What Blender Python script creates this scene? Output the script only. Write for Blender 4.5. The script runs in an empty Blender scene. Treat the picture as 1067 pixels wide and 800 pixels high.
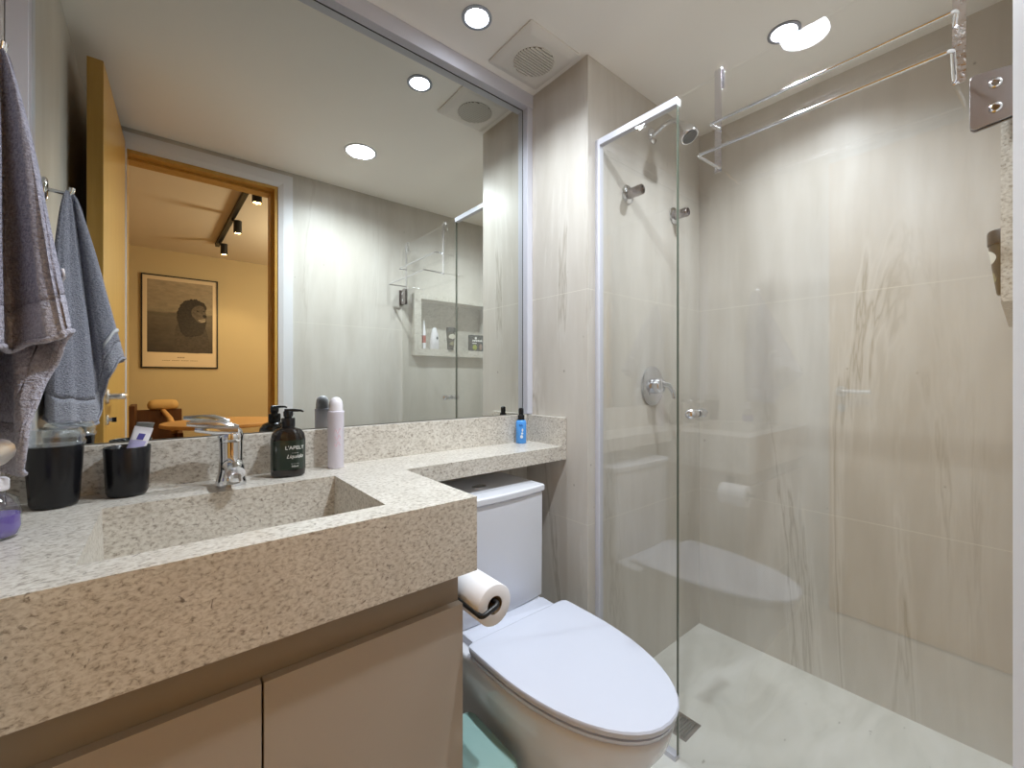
import bpy, bmesh, math, random
from mathutils import Vector, Matrix, noise
random.seed(7)
S = bpy.context.scene
COL = S.collection
PI = math.pi

# ------------------------------------------------------------------ camera, world, exposure
cam_d = bpy.data.cameras.new('camera')
cam_d.sensor_width = 36.0
cam_d.lens = 441.0 / 1067.0 * 36.0
cam_d.shift_y = -6.0 / 1067.0
cam_d.clip_start = 0.01
cam = bpy.data.objects.new('camera', cam_d)
cam.location = (0, 0, 1.104)
cam.rotation_euler = (PI / 2, 0, math.radians(-39.5))
COL.objects.link(cam)
S.camera = cam

w = bpy.data.worlds.new('world')
w.use_nodes = True
w.node_tree.nodes['Background'].inputs[0].default_value = (0.9, 0.95, 1, 1)
w.node_tree.nodes['Background'].inputs[1].default_value = 0.1
S.world = w
S.view_settings.view_transform = 'Standard'
S.view_settings.look = 'None'
S.view_settings.exposure = 1.45
S.view_settings.gamma = 1.0
S.view_settings.use_curve_mapping = False
S.cycles.max_bounces = 14
S.cycles.diffuse_bounces = 7
S.cycles.glossy_bounces = 6
S.cycles.transmission_bounces = 8
S.cycles.transparent_max_bounces = 16
S.cycles.caustics_reflective = False
S.cycles.caustics_refractive = False

LAMP = 14.0            # radiance of the downlight lenses
LAMP_W = 12.0          # watts thrown down by each small downlight
PANEL_W = 26.0         # watts thrown down by the larger ceiling light
PANEL = 14.0          # radiance of the larger ceiling light
BED_W = 18.0           # watts of the added, unseen warm fill light of the next room
SPOT_W = 6.0         # watts of each warm track spot

def light(name, kind, loc, energy, color, rot=(0, 0, 0), **kw):
    d = bpy.data.lights.new(name, kind)
    d.energy = energy
    d.color = color
    for k, v in kw.items():
        setattr(d, k, v)
    o = bpy.data.objects.new(name, d)
    o.location = loc
    o.rotation_euler = rot
    COL.objects.link(o)
    return o

light('next_room_fill', 'POINT', (1.45, -1.7, 1.95), BED_W, (1.0, 0.84, 0.60), shadow_soft_size=0.15)  # added fill light without a fitting, brightens the next room

# ------------------------------------------------------------------ materials
def lin(c):
    return tuple(((v / 255.0) / 12.92 if v / 255.0 <= 0.04045 else ((v / 255.0 + 0.055) / 1.055) ** 2.4) for v in c) + (1.0,)

def mat(name, rgb, rough=0.5, metal=0.0, spec=0.5, emit=None, strength=0, trans=0.0, coat=0.0, ior=1.45, alpha=1.0):
    m = bpy.data.materials.new(name)
    m.use_nodes = True
    b = m.node_tree.nodes['Principled BSDF']
    b.inputs['Base Color'].default_value = lin(rgb)
    b.inputs['Roughness'].default_value = rough
    b.inputs['Metallic'].default_value = metal
    b.inputs['Specular IOR Level'].default_value = spec
    b.inputs['Transmission Weight'].default_value = trans
    b.inputs['Coat Weight'].default_value = coat
    b.inputs['IOR'].default_value = ior
    b.inputs['Alpha'].default_value = alpha
    if emit:
        b.inputs['Emission Color'].default_value = lin(emit)
        b.inputs['Emission Strength'].default_value = strength
    return m

class NT:
    """small node helper"""
    def __init__(s, m):
        s.t = m.node_tree
        s.b = s.t.nodes['Principled BSDF']
    def n(s, typ, **kw):
        x = s.t.nodes.new(typ)
        for k, v in kw.items():
            if k.startswith('i_'):
                x.inputs[k[2:].replace('_', ' ')].default_value = v
            else:
                setattr(x, k, v)
        return x
    def l(s, a, b):
        s.t.links.new(a, b)
    def pos(s, scale=(1, 1, 1), loc=(0, 0, 0)):
        g = s.n('ShaderNodeNewGeometry')
        m = s.n('ShaderNodeMapping')
        m.inputs['Scale'].default_value = scale
        m.inputs['Location'].default_value = loc
        s.l(g.outputs['Position'], m.inputs['Vector'])
        return m.outputs['Vector']
    def noise(s, vec, scale, detail=3, rough=0.5, dist=0.0):
        x = s.n('ShaderNodeTexNoise')
        x.inputs['Scale'].default_value = scale
        x.inputs['Detail'].default_value = detail
        x.inputs['Roughness'].default_value = rough
        x.inputs['Distortion'].default_value = dist
        s.l(vec, x.inputs['Vector'])
        return x.outputs['Fac']
    def ramp(s, fac, stops):
        r = s.n('ShaderNodeValToRGB')
        e = r.color_ramp.elements
        while len(e) < len(stops):
            e.new(0.5)
        for i, (p, c) in enumerate(stops):
            e[i].position = p
            e[i].color = c if len(c) == 4 else lin(c)
        s.l(fac, r.inputs['Fac'])
        return r.outputs['Color']
    def math(s, op, a, b=None, c=None):
        x = s.n('ShaderNodeMath', operation=op)
        for i, v in enumerate((a, b, c)):
            if v is None:
                continue
            if isinstance(v, (int, float)):
                x.inputs[i].default_value = v
            else:
                s.l(v, x.inputs[i])
        return x.outputs[0]
    def mix(s, fac, a, b, mode='MIX'):
        x = s.n('ShaderNodeMix', data_type='RGBA', blend_type=mode)
        for sock, v in ((x.inputs[0], fac), (x.inputs[6], a), (x.inputs[7], b)):
            if isinstance(v, (int, float)):
                sock.default_value = v
            elif isinstance(v, tuple):
                sock.default_value = v if len(v) == 4 else lin(v)
            else:
                s.l(v, sock)
        return x.outputs[2]
    def bump(s, h, strength=0.2, dist=0.002):
        x = s.n('ShaderNodeBump')
        x.inputs['Strength'].default_value = strength
        x.inputs['Distance'].default_value = dist
        s.l(h, x.inputs['Height'])
        s.l(x.outputs[0], s.b.inputs['Normal'])

BW0, BW1 = (0, 0, 0, 1), (1, 1, 1, 1)

def hammer(m):
    t = NT(m)
    t.bump(t.noise(t.pos(), 120, 2, 0.5), 0.35, 0.004)

def tile_material(name, base, hi, lo, rough):
    m = mat(name, base, rough, spec=0.35)
    t = NT(m)
    p = t.pos((1, 1, 0.16))
    streak = t.noise(p, 9.0, 5, 0.6, 0.3)
    p2 = t.pos((1, 1, 0.35), (3, 1, 2))
    cloud = t.noise(p2, 2.4, 4, 0.55)
    c = t.ramp(streak, [(0.30, lo), (0.5, base), (0.70, hi)])
    c2 = t.ramp(cloud, [(0.3, lo), (0.5, base), (0.7, hi)])
    c = t.mix(0.5, c, c2)
    # wavy vertical veins
    p3 = t.pos((1.3, 1.3, 0.16), (0.4, 0.15, 0.3))
    ridge = t.noise(p3, 2.6, 6, 0.62, 0.6)
    ridge = t.math('ABSOLUTE', t.math('SUBTRACT', ridge, 0.5))
    vein = t.ramp(ridge, [(0.0, BW1), (0.010, BW0)])
    mask = t.ramp(t.noise(t.pos((1, 1, 0.2), (7, 3, 1)), 1.6, 2), [(0.53, BW0), (0.64, BW1)])
    vfac = t.mix(1.0, vein, mask, 'MULTIPLY')
    vd = t.mix(vfac, (0, 0, 0, 1), (0.42, 0.42, 0.42, 1))
    c = t.mix(vd, c, (140, 130, 112))
    pale = t.ramp(ridge, [(0.015, BW0), (0.024, (0.5, 0.5, 0.5, 1)), (0.045, BW0)])
    c = t.mix(t.mix(1.0, pale, mask, 'MULTIPLY'), c, hi)
    # pinhole specks
    vo = t.n('ShaderNodeTexVoronoi')
    vo.inputs['Scale'].default_value = 13.0
    t.l(t.pos((1, 1, 0.8), (0.3, 0.2, 0.1)), vo.inputs['Vector'])
    speck = t.ramp(vo.outputs['Distance'], [(0.035, BW1), (0.06, BW0)])
    sm = t.ramp(t.noise(t.pos((1, 1, 1), (5, 5, 5)), 6.0, 2), [(0.5, BW0), (0.56, (0.5, 0.5, 0.5, 1))])
    c = t.mix(t.mix(1.0, speck, sm, 'MULTIPLY'), c, (110, 100, 86))
    # joints of the 0.8 m rows
    g = t.n('ShaderNodeNewGeometry')
    sx = t.n('ShaderNodeSeparateXYZ')
    t.l(g.outputs['Position'], sx.inputs[0])
    fr = t.math('FRACT', t.math('DIVIDE', t.math('ADD', sx.outputs['Z'], 10 * 0.804 - 0.603), 0.804))
    j = t.math('LESS_THAN', fr, 0.0026)
    c = t.mix(t.math('MULTIPLY', j, 0.75), c, (222, 218, 206))
    t.l(c, t.b.inputs['Base Color'])
    return m

TILE = tile_material('polished_travertine_tile', (200, 194, 185), (214, 210, 203), (184, 177, 166), 0.36)
m = FLOORM = mat('pale_marble_floor', (214, 214, 204), 0.3)
t = NT(m)
c = t.ramp(t.noise(t.pos((1.0, 2.6, 1)), 3.0, 6, 0.6, 0.8), [(0.3, (208, 207, 199)), (0.5, (222, 221, 214)), (0.7, (230, 229, 224))])
sp = t.ramp(t.noise(t.pos((1, 2, 1), (4, 4, 4)), 28, 2), [(0.74, BW0), (0.78, (0.6, 0.6, 0.6, 1))])
c = t.mix(sp, c, (138, 134, 122))
t.l(c, t.b.inputs['Base Color'])

def granite(name, base, k=1.0):
    m = mat(name, base, 0.28)
    t = NT(m)
    p = t.pos((0.8, 1, 1.2))
    g1 = t.ramp(t.noise(p, 150, 4, 0.65, 0.4), [(0.31, (136, 127, 117)), (0.43, (196, 189, 178)), (0.55, base), (0.75, (228, 225, 217))])
    g2 = t.ramp(t.noise(t.pos((1, 1, 1), (2, 5, 1)), 70, 3, 0.7, 0.8), [(0.645, BW0), (0.71, (0.75, 0.75, 0.75, 1))])
    c = t.mix(g2, g1, (92, 84, 75))
    g3 = t.ramp(t.noise(t.pos((1, 1, 1), (8, 2, 6)), 14, 3, 0.6), [(0.4, BW0), (0.75, (0.28, 0.28, 0.28, 1))])
    c = t.mix(g3, c, (168, 160, 148))
    t.l(c, t.b.inputs['Base Color'])
    return m
GRANITE = granite('speckled_white_granite', (217, 212, 203))

PAINT = mat('white_ceiling_paint', (244, 241, 236), 0.7)
WHITE_TRIM = mat('white_lacquer', (224, 224, 228), 0.35)
ALU = mat('white_aluminium', (206, 207, 217), 0.3, 0.0)
CHROME = mat('polished_chrome', (225, 226, 230), 0.07, 1.0)
HAMMER = mat('hammered_chrome', (232, 232, 236), 0.12, 1.0)
STEEL = mat('brushed_steel', (176, 170, 170), 0.25, 1.0)
MIRROR = mat('mirror_silver', (236, 240, 236), 0.0, 1.0)
CERAMIC = mat('white_glazed_ceramic', (222, 224, 231), 0.1)
SEATM = mat('white_seat_plastic', (208, 212, 226), 0.22)
CABINET = mat('greige_laminate', (172, 161, 149), 0.45)
GOLA = mat('dark_greige_channel', (150, 140, 127), 0.4)
BLACK = mat('black_plastic', (22, 22, 25), 0.25)
BLACKM = mat('matt_black_metal', (26, 25, 25), 0.4)
PAPER = mat('tissue_paper', (236, 234, 236), 0.9)
PAPER_END = mat('tissue_paper_end', (226, 208, 194), 0.9)
CARD = mat('grey_cardboard', (120, 100, 74), 0.9)
TEAL = mat('pale_teal_plastic', (150, 184, 180), 0.3)
WHITEP = mat('white_plastic', (232, 230, 236), 0.35)
DARK = mat('dark_gap', (30, 27, 24), 0.8)
LAMPM = mat('lit_diffuser', (255, 255, 255), 0.4, emit=(236, 243, 255), strength=LAMP)
PANELM = mat('lit_panel_diffuser', (255, 255, 255), 0.4, emit=(238, 244, 255), strength=PANEL)
WARML = mat('lit_warm_lens', (255, 240, 215), 0.4, emit=(255, 196, 120), strength=30)
RIM = mat('satin_lamp_rim', (150, 152, 160), 0.35, 0.6)

hammer(HAMMER)

def wood_material(name, a, b, rough=0.35, axis=(6, 6, 0.5)):
    m = mat(name, a, rough)
    t = NT(m)
    c = t.ramp(t.noise(t.pos(axis), 6, 5, 0.6, 0.6), [(0.3, a), (0.7, b)])
    t.l(c, t.b.inputs['Base Color'])
    return m
DOORWOOD = wood_material('honey_wood_veneer', (190, 146, 70), (204, 160, 82), 0.3, (7, 7, 0.35))
TABLEWOOD = wood_material('orange_wood', (206, 160, 108), (220, 176, 122), 0.4, (1, 6, 6))
DARKWOOD = wood_material('dark_brown_wood', (84, 52, 30), (100, 64, 38), 0.5)
TAN = mat('tan_leather', (206, 170, 112), 0.6)
BEDWALL = mat('beige_wall_paint', (204, 186, 148), 0.8)
BEDCEIL = mat('warm_white_ceiling_paint', (224, 214, 196), 0.8)

def glass_material(name, tint, ior=1.5, rough=0.0, gain=1.0):
    m = bpy.data.materials.new(name)
    m.use_nodes = True
    nt = m.node_tree
    nt.nodes.clear()
    out = nt.nodes.new('ShaderNodeOutputMaterial')
    mx = nt.nodes.new('ShaderNodeMixShader')
    tr = nt.nodes.new('ShaderNodeBsdfTransparent')
    tr.inputs[0].default_value = tint
    gl = nt.nodes.new('ShaderNodeBsdfGlossy')
    gl.inputs['Roughness'].default_value = rough
    gl.inputs['Color'].default_value = (1, 1, 1, 1)
    fr = nt.nodes.new('ShaderNodeFresnel')
    ge = nt.nodes.new('ShaderNodeNewGeometry')
    ma = nt.nodes.new('ShaderNodeMath')
    ma.operation = 'MULTIPLY_ADD'
    ma.inputs[1].default_value = 1.0 / ior - ior
    ma.inputs[2].default_value = ior
    nt.links.new(ge.outputs['Backfacing'], ma.inputs[0])
    nt.links.new(ma.outputs[0], fr.inputs['IOR'])
    nt.links.new(fr.outputs[0], mx.inputs[0])
    nt.links.new(tr.outputs[0], mx.inputs[1])
    nt.links.new(gl.outputs[0], mx.inputs[2])
    nt.links.new(mx.outputs[0], out.inputs[0])
    return m
GLASS = glass_material('clear_green_glass', (0.985, 0.988, 0.982, 1), 1.72)
CLEARP = glass_material('clear_plastic', (0.92, 0.94, 0.95, 1), 1.9, 0.05)
GLASS_EDGE = mat('green_glass_edge', (96, 104, 92), 0.15)

# ------------------------------------------------------------------ mesh helpers
def BM():
    return bmesh.new()

def obj(name, bm, m, parent=None, smooth=35, bevel=0.0, seg=2, subsurf=0, flip=True):
    """link bm (world coordinates) as ONE mesh object, under parent if given"""
    if flip:
        bmesh.ops.recalc_face_normals(bm, faces=bm.faces)
    if parent is None:
        xs = [v.co for v in bm.verts]
        off = Vector(((min(v.x for v in xs) + max(v.x for v in xs)) / 2, (min(v.y for v in xs) + max(v.y for v in xs)) / 2, min(v.z for v in xs)))
        loc = off
    else:
        off = world_loc(parent)
        loc = Vector((0, 0, 0))
    bmesh.ops.translate(bm, verts=bm.verts, vec=-off)
    me = bpy.data.meshes.new(name)
    bm.to_mesh(me)
    bm.free()
    me.materials.clear()
    for mm in (m if isinstance(m, (list, tuple)) else [m]):
        me.materials.append(mm)
    o = bpy.data.objects.new(name, me)
    o.location = loc
    if parent is not None:
        o.parent = parent
    COL.objects.link(o)
    if smooth:
        for p in me.polygons:
            p.use_smooth = True
        me.set_sharp_from_angle(angle=math.radians(smooth))
    if bevel:
        b = o.modifiers.new('bevel', 'BEVEL')
        b.width = bevel
        b.segments = seg
        b.limit_method = 'ANGLE'
        b.angle_limit = math.radians(40)
        b.harden_normals = True
    if subsurf:
        s = o.modifiers.new('subsurf', 'SUBSURF')
        s.levels = s.render_levels = subsurf
    return o

def world_loc(o):
    v = Vector((0, 0, 0))
    while o is not None:
        v = v + o.location
        o = o.parent
    return v

def tag(o, label, cat, group=None, kind=None):
    o['label'] = label
    o['category'] = cat
    if group:
        o['group'] = group
    if kind:
        o['kind'] = kind
    return o

def thing(name, label, cat, loc, group=None):
    o = bpy.data.objects.new(name, None)
    o.empty_display_size = 0.05
    o.location = loc
    COL.objects.link(o)
    return tag(o, label, cat, group)

def struct(name, bm, m, parent=None, **kw):
    o = obj(name, bm, m, parent, **kw)
    if parent is None:
        o['kind'] = 'structure'
    return o

def box(bm, x0, y0, z0, x1, y1, z1, mi=0):
    vs = [bm.verts.new(p) for p in ((x0, y0, z0), (x1, y0, z0), (x1, y1, z0), (x0, y1, z0), (x0, y0, z1), (x1, y0, z1), (x1, y1, z1), (x0, y1, z1))]
    for f in ((0, 3, 2, 1), (4, 5, 6, 7), (0, 1, 5, 4), (1, 2, 6, 5), (2, 3, 7, 6), (3, 0, 4, 7)):
        bm.faces.new([vs[i] for i in f]).material_index = mi
    return bm

def loft(bm, rings, cap=True, closed=True, mi=0):
    R = [[bm.verts.new(p) for p in r] for r in rings]
    n = len(R[0])
    for a, b in zip(R, R[1:]):
        for i in range(n if closed else n - 1):
            j = (i + 1) % n
            bm.faces.new((a[i], a[j], b[j], b[i])).material_index = mi
    if cap and closed:
        bm.faces.new(R[0][::-1]).material_index = mi
        bm.faces.new(R[-1]).material_index = mi
    return R

def frame(d):
    d = Vector(d).normalized()
    up = Vector((0, 0, 1)) if abs(d.z) < 0.9 else Vector((0, 1, 0))
    a = up.cross(d).normalized()
    return a, d.cross(a)

def circle(c, d, r, n=20, r2=None):
    a, b = frame(d)
    c = Vector(c)
    r2 = r if r2 is None else r2
    return [c + a * (r * math.cos(2 * PI * i / n)) + b * (r2 * math.sin(2 * PI * i / n)) for i in range(n)]

def tube(bm, pts, r, n=12, cap=True):
    pts = [Vector(p) for p in pts]
    rs = r if isinstance(r, (list, tuple)) else [r] * len(pts)
    rings = []
    a = None
    for i, p in enumerate(pts):
        if i == 0:
            d = pts[1] - p
        elif i == len(pts) - 1:
            d = p - pts[i - 1]
        else:
            d = (pts[i + 1] - p).normalized() + (p - pts[i - 1]).normalized()
        d.normalize()
        if a is None:
            a, b = frame(d)
        else:
            a = (a - d * a.dot(d)).normalized()
            b = d.cross(a)
        rings.append([p + a * (rs[i] * math.cos(2 * PI * k / n)) + b * (rs[i] * math.sin(2 * PI * k / n)) for k in range(n)])
    loft(bm, rings, cap)
    return bm

def fillet(pts, r, n=5):
    """round the corners of a polyline"""
    P = [Vector(p) for p in pts]
    out = [P[0]]
    for i in range(1, len(P) - 1):
        a, b, c = P[i - 1], P[i], P[i + 1]
        u, v = (a - b), (c - b)
        k = min(r, u.length / 2.01, v.length / 2.01)
        p0, p1 = b + u.normalized() * k, b + v.normalized() * k
        for j in range(n + 1):
            s = j / n
            out.append(p0 * (1 - s) ** 2 + b * (2 * s * (1 - s)) + p1 * s ** 2)
    out.append(P[-1])
    return out

def lathe(bm, prof, c, d=(0, 0, 1), n=32, sx=1.0, sy=1.0, mi=0, cap=True):
    """prof = [(radius, height)] turned about the axis d through c"""
    a, b = frame(d)
    d = Vector(d).normalized()
    c = Vector(c)
    rings = [[c + d * h + a * (r * sx * math.cos(2 * PI * i / n)) + b * (r * sy * math.sin(2 * PI * i / n)) for i in range(n)] for r, h in prof]
    loft(bm, rings, cap, mi=mi)
    return bm

def rrect(cx, cy, hx, hy, r, z, n=6, rot=0.0):
    pts = []
    for (sx, sy, a0) in ((1, 1, 0), (-1, 1, PI / 2), (-1, -1, PI), (1, -1, 1.5 * PI)):
        for k in range(n + 1):
            a = a0 + (PI / 2) * k / n
            x, y = sx * (hx - r) + r * math.cos(a), sy * (hy - r) + r * math.sin(a)
            pts.append((cx + x * math.cos(rot) - y * math.sin(rot), cy + x * math.sin(rot) + y * math.cos(rot), z))
    return pts

def text_mesh(bm, body, size, origin, right, up, mi=0, depth=0.0003, shear=0.0, align='CENTER', wrap=None):
    """letters laid on the plane origin/right/up; wrap=(centre_xy, radius) bends them round an upright bottle"""
    cu = bpy.data.curves.new('lettering', 'FONT')
    cu.body = body
    cu.size = size
    cu.align_x = align
    cu.shear = shear
    cu.extrude = depth
    ob = bpy.data.objects.new('lettering', cu)
    COL.objects.link(ob)
    dg = bpy.context.evaluated_depsgraph_get()
    me = bpy.data.meshes.new_from_object(ob.evaluated_get(dg))
    bpy.data.objects.remove(ob)
    bpy.data.curves.remove(cu)
    right, up, origin = Vector(right).normalized(), Vector(up).normalized(), Vector(origin)
    nrm = right.cross(up)
    n0 = len(bm.verts)
    f0 = len(bm.faces)
    bm.from_mesh(me)
    bpy.data.meshes.remove(me)
    bm.verts.ensure_lookup_table()
    bm.faces.ensure_lookup_table()
    for v in bm.verts[n0:]:
        x, y, z = v.co
        if wrap:
            (wx, wy), rad = wrap
            ang = x / rad
            base = Vector((wx, wy, origin.z))
            v.co = base + (nrm * math.cos(ang) + right * math.sin(ang)) * (rad + z + 0.0002) + up * y
        else:
            v.co = origin + right * x + up * y + nrm * z
    for f in bm.faces[f0:]:
        f.material_index = mi

# ------------------------------------------------------------------ dimensions (metres)
YM = 1.25        # mirror surface
XL = -0.231      # left wall
XC = 1.112       # side of the pillar
YS = 0.945       # shower wall
XF = 1.886       # far shower wall
XG = 1.160       # shower glass
ZC = 2.204       # ceiling
ZK = 0.8625      # counter top
FZ = -0.012      # floor
BZ = 2.454       # ceiling of the next room
BY = -3.275      # back wall of the next room

# ------------------------------------------------------------------ room shell
struct('floor', box(BM(), XL - 0.1, -0.006, FZ - 0.1, XF + 0.1, YM + 0.1, FZ), FLOORM, smooth=0)
struct('ceiling', box(BM(), XL - 0.1, -0.006, ZC, XF + 0.1, YM + 0.1, ZC + 0.1), PAINT, smooth=0)
struct('wall_back', box(BM(), XL - 0.1, YM + 0.006, FZ, XF + 0.1, YM + 0.1, ZC), TILE, smooth=0)
struct('wall_left', box(BM(), XL - 0.1, -0.006, FZ, XL, YM + 0.006, ZC), TILE, smooth=0)
struct('wall_right', box(BM(), XF, -0.006, FZ, XF + 0.1, YS, ZC), TILE, smooth=0)
struct('wall_shower', box(BM(), XC, YS, FZ, XF + 0.1, YM + 0.006, ZC), TILE, smooth=0, bevel=0.0015)
# the doorway wall, with the door opening and the niche recess
DX0, DX1, DZ = -0.126, 0.470, 2.114
NX0, NX1, NZ0, NZ1 = 1.232, 1.862, 1.250, 1.648
b = BM()
box(b, XL - 0.1, -0.12, FZ, DX0 - 0.02, -0.006, BZ)
box(b, DX0 - 0.02, -0.12, DZ + 0.02, DX1 + 0.02, -0.006, BZ)
box(b, DX1 + 0.02, -0.12, FZ, NX0 - 0.0004, -0.006, BZ)
box(b, NX0 - 0.0004, -0.12, FZ, NX1 + 0.0004, -0.006, NZ0 - 0.0004)
box(b, NX0 - 0.0004, -0.12, NZ1 + 0.0004, NX1 + 0.0004, -0.006, BZ)
box(b, NX1 + 0.0004, -0.12, FZ, XF + 0.1, -0.006, BZ)
struct('wall_front', b, TILE, smooth=0)
# the next room seen through the doorway
struct('floor_bedroom', box(BM(), -1.6, BY - 0.1, FZ - 0.1, 2.4, -0.006, FZ), wood_material('oak_floor', (150, 112, 74), (168, 128, 88), 0.4, (6, 0.6, 6)), smooth=0)
struct('ceiling_bedroom', box(BM(), -1.6, BY - 0.1, BZ, 2.4, -0.006, BZ + 0.1), BEDCEIL, smooth=0)
struct('wall_bedroom_back', box(BM(), -1.6, BY - 0.1, FZ, 2.4, BY, BZ), BEDWALL, smooth=0)
struct('wall_bedroom_left', box(BM(), -1.7, BY - 0.1, FZ, -1.6, -0.006, BZ), BEDWALL, smooth=0)
struct('wall_bedroom_right', box(BM(), 2.4, BY - 0.1, FZ, 2.5, -0.006, BZ), BEDWALL, smooth=0)
b = BM()
box(b, -1.6, -0.16, FZ, XL - 0.1, -0.121, BZ)
box(b, XF + 0.1, -0.16, FZ, 2.4, -0.121, BZ)
struct('wall_bedroom_front', b, BEDWALL, smooth=0)
# white casing round the doorway (room side) and the wooden lining of the opening
b = BM()
CW = 0.066
# mitred casing: outer and inner outline, front at y = +0.0055
SEC = [(-0.003, -0.0058), (-0.003, -0.0006), (0.0, 0.0004), (0.021, 0.0060), (CW, 0.0060), (CW, -0.0058)]
rings = []
for (x, sx, sz, z) in ((DX0, -1, 0, FZ), (DX0, -1, 1, DZ), (DX1, 1, 1, DZ), (DX1, 1, 0, FZ)):
    rings.append([(x + sx * d, y, z + sz * d) for d, y in SEC])
loft(b, rings)
struct('trim_1', b, WHITE_TRIM, smooth=0)
b = BM()
for (x0, x1) in ((DX0 - 0.018, DX0 + 0.004), (DX1 - 0.018, DX1 + 0.018)):
    box(b, x0, -0.125, FZ, x1, -0.0062, DZ + 0.001)
box(b, DX0 + 0.004, -0.125, DZ - 0.018, DX1 - 0.018, -0.0062, DZ + 0.001)
box(b, DX1 - 0.030, -0.125, FZ, DX1 - 0.018, -0.055, DZ - 0.018)
box(b, DX0 + 0.004, -0.125, DZ - 0.030, DX1 - 0.030, -0.055, DZ - 0.018)
struct('trim_2', b, DOORWOOD, smooth=0, bevel=0.001)

# the open wooden door along the left wall
door = bpy.data.objects.new('door_1', None)
door.location = (-0.128, 0.012, FZ)
door['kind'] = 'structure'
COL.objects.link(door)
b = BM()
zt = 2.132
q = [(-0.127, 0.012), (-0.149, 0.600), (-0.188, 0.599), (-0.166, 0.010)]
loft(b, [[(x, y, FZ + 0.008) for x, y in q], [(x, y, zt) for x, y in q]])
obj('leaf', b, DOORWOOD, door, smooth=0, bevel=0.0012)
def door_x(y, off=0.0):
    return -0.127 - 0.022 * (y - 0.012) / 0.588 + off
b = BM()
hx, hy, hz = door_x(0.55), 0.55, 1.043
lathe(b, [(0.025, 0.0), (0.025, 0.006), (0.022, 0.009), (0.011, 0.010), (0.011, 0.036)], (hx - 0.0005, hy, hz), (1, 0.03, 0))
tube(b, fillet([(hx + 0.030, hy, hz), (hx + 0.040, hy, hz), (hx + 0.042, hy - 0.02, hz), (hx + 0.040, hy - 0.112, hz)], 0.015), [0.0105] * 7 + [0.0105] * 6 + [0.009], 14)
obj('lever_handle', b, mat('satin_chrome', (226, 222, 222), 0.28, 1.0), door)
b = BM()
lathe(b, [(0.018, 0.0), (0.018, 0.005), (0.015, 0.008), (0.008, 0.009), (0.008, 0.016)], (door_x(0.55) - 0.0005, 0.55, 0.965), (1, 0.03, 0), 24)
box(b, door_x(0.55) + 0.014, 0.546, 0.957, door_x(0.55) + 0.026, 0.554, 0.973)
obj('lock_turn', b, CHROME, door)

# ------------------------------------------------------------------ mirror
mir = thing('wall_mirror', 'large wall mirror in a slim white aluminium frame above the granite backsplash', 'mirror', (0.44, YM, 0.965))
obj('mirror_glass', box(BM(), -0.203, YM, 0.966, 1.087, YM + 0.0055, 2.152), MIRROR, mir, smooth=0)
b = BM()
box(b, XL + 0.001, 1.218, 2.150, XC - 0.001, YM - 0.0004, ZC - 0.001)
box(b, XL + 0.001, 1.222, 0.966, -0.200, YM - 0.0004, 2.150)
box(b, 1.085, 1.222, 0.966, XC - 0.001, YM - 0.0004, 2.150)
obj('frame', b, ALU, mir, smooth=0, bevel=0.0012)
b = BM()
box(b, -0.200, YM - 0.0012, 2.1478, 1.085, YM - 0.0002, 2.150)
box(b, 1.0838, YM - 0.0012, 0.966, 1.085, YM - 0.0002, 2.1478)
obj('gasket', b, BLACKM, mir, smooth=0)

# ------------------------------------------------------------------ vanity top
VX1, VY0 = 0.495, 0.713
AB = 0.712                        # underside of the apron
top = thing('granite_countertop', 'speckled granite vanity top with carved rectangular basin and ledge over the toilet', 'countertop', (0.13, 0.98, AB))
bx0, bx1, by0, by1 = -0.087, 0.328, 0.778, 1.088
b = BM()
T = 0.022
z0 = ZK - T
# slab with the basin opening, ledge included, as one skin
def slab(b, rects, z0, z1):
    for (x0, y0, x1, y1) in rects:
        box(b, x0, y0, z0, x1, y1, z1)
slab(b, [(XL + 0.001, VY0, bx0, YM - 0.003), (bx0, VY0, bx1, by0), (bx0, by1, bx1, YM - 0.003), (bx1, VY0, VX1, YM - 0.003)], z0, ZK)
bmesh.ops.remove_doubles(b, verts=b.verts, dist=1e-5)
obj('slab', b, GRANITE, top, smooth=0)
b = BM()
box(b, XL + 0.001, VY0, AB, VX1, VY0 + 0.02, z0 - 0.0002)
box(b, VX1 - 0.02, VY0 + 0.02, AB, VX1, YM - 0.003, z0 - 0.0002)
obj('apron', b, GRANITE, top, smooth=0)
# basin: four sloped-in walls and a floor that falls to a slot
b = BM()
bz = ZK - 0.13
o_ = [(bx0, by0), (bx1, by0), (bx1, by1), (bx0, by1)]
i_ = [(bx0 + 0.004, by0 + 0.004), (bx1 - 0.004, by0 + 0.004), (bx1 - 0.004, by1 - 0.004), (bx0 + 0.004, by1 - 0.004)]
w_ = 0.015
oo = [(bx0 - w_, by0 - w_), (bx1 + w_, by0 - w_), (bx1 + w_, by1 + w_), (bx0 - w_, by1 + w_)]
R = loft(b, [[(x, y, z0 - 0.0004) for x, y in o_], [(x, y, bz) for x, y in i_]], cap=False)
R2 = loft(b, [[(x, y, z0 - 0.0004) for x, y in oo], [(x, y, bz - w_) for x, y in oo]], cap=False)
for k in range(4):
    j = (k + 1) % 4
    b.faces.new((R[0][k], R[0][j], R2[0][j], R2[0][k]))
b.faces.new(R[1])
b.faces.new(R2[1][::-1])
obj('basin', b, GRANITE, top, smooth=0)
b = BM()
lathe(b, [(0.024, 0.0), (0.024, 0.004), (0.02, 0.006), (0.014, 0.006), (0.012, 0.003)], (0.12, 0.95, bz), (0, 0, 1), 28)
obj('basin_drain', b, CHROME, top)
b = BM()
box(b, XL + 0.001, 1.2288, ZK, XC - 0.022, YM - 0.001, 0.964)
obj('backsplash', b, GRANITE, top, smooth=0, bevel=0.0012)
b = BM()
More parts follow.
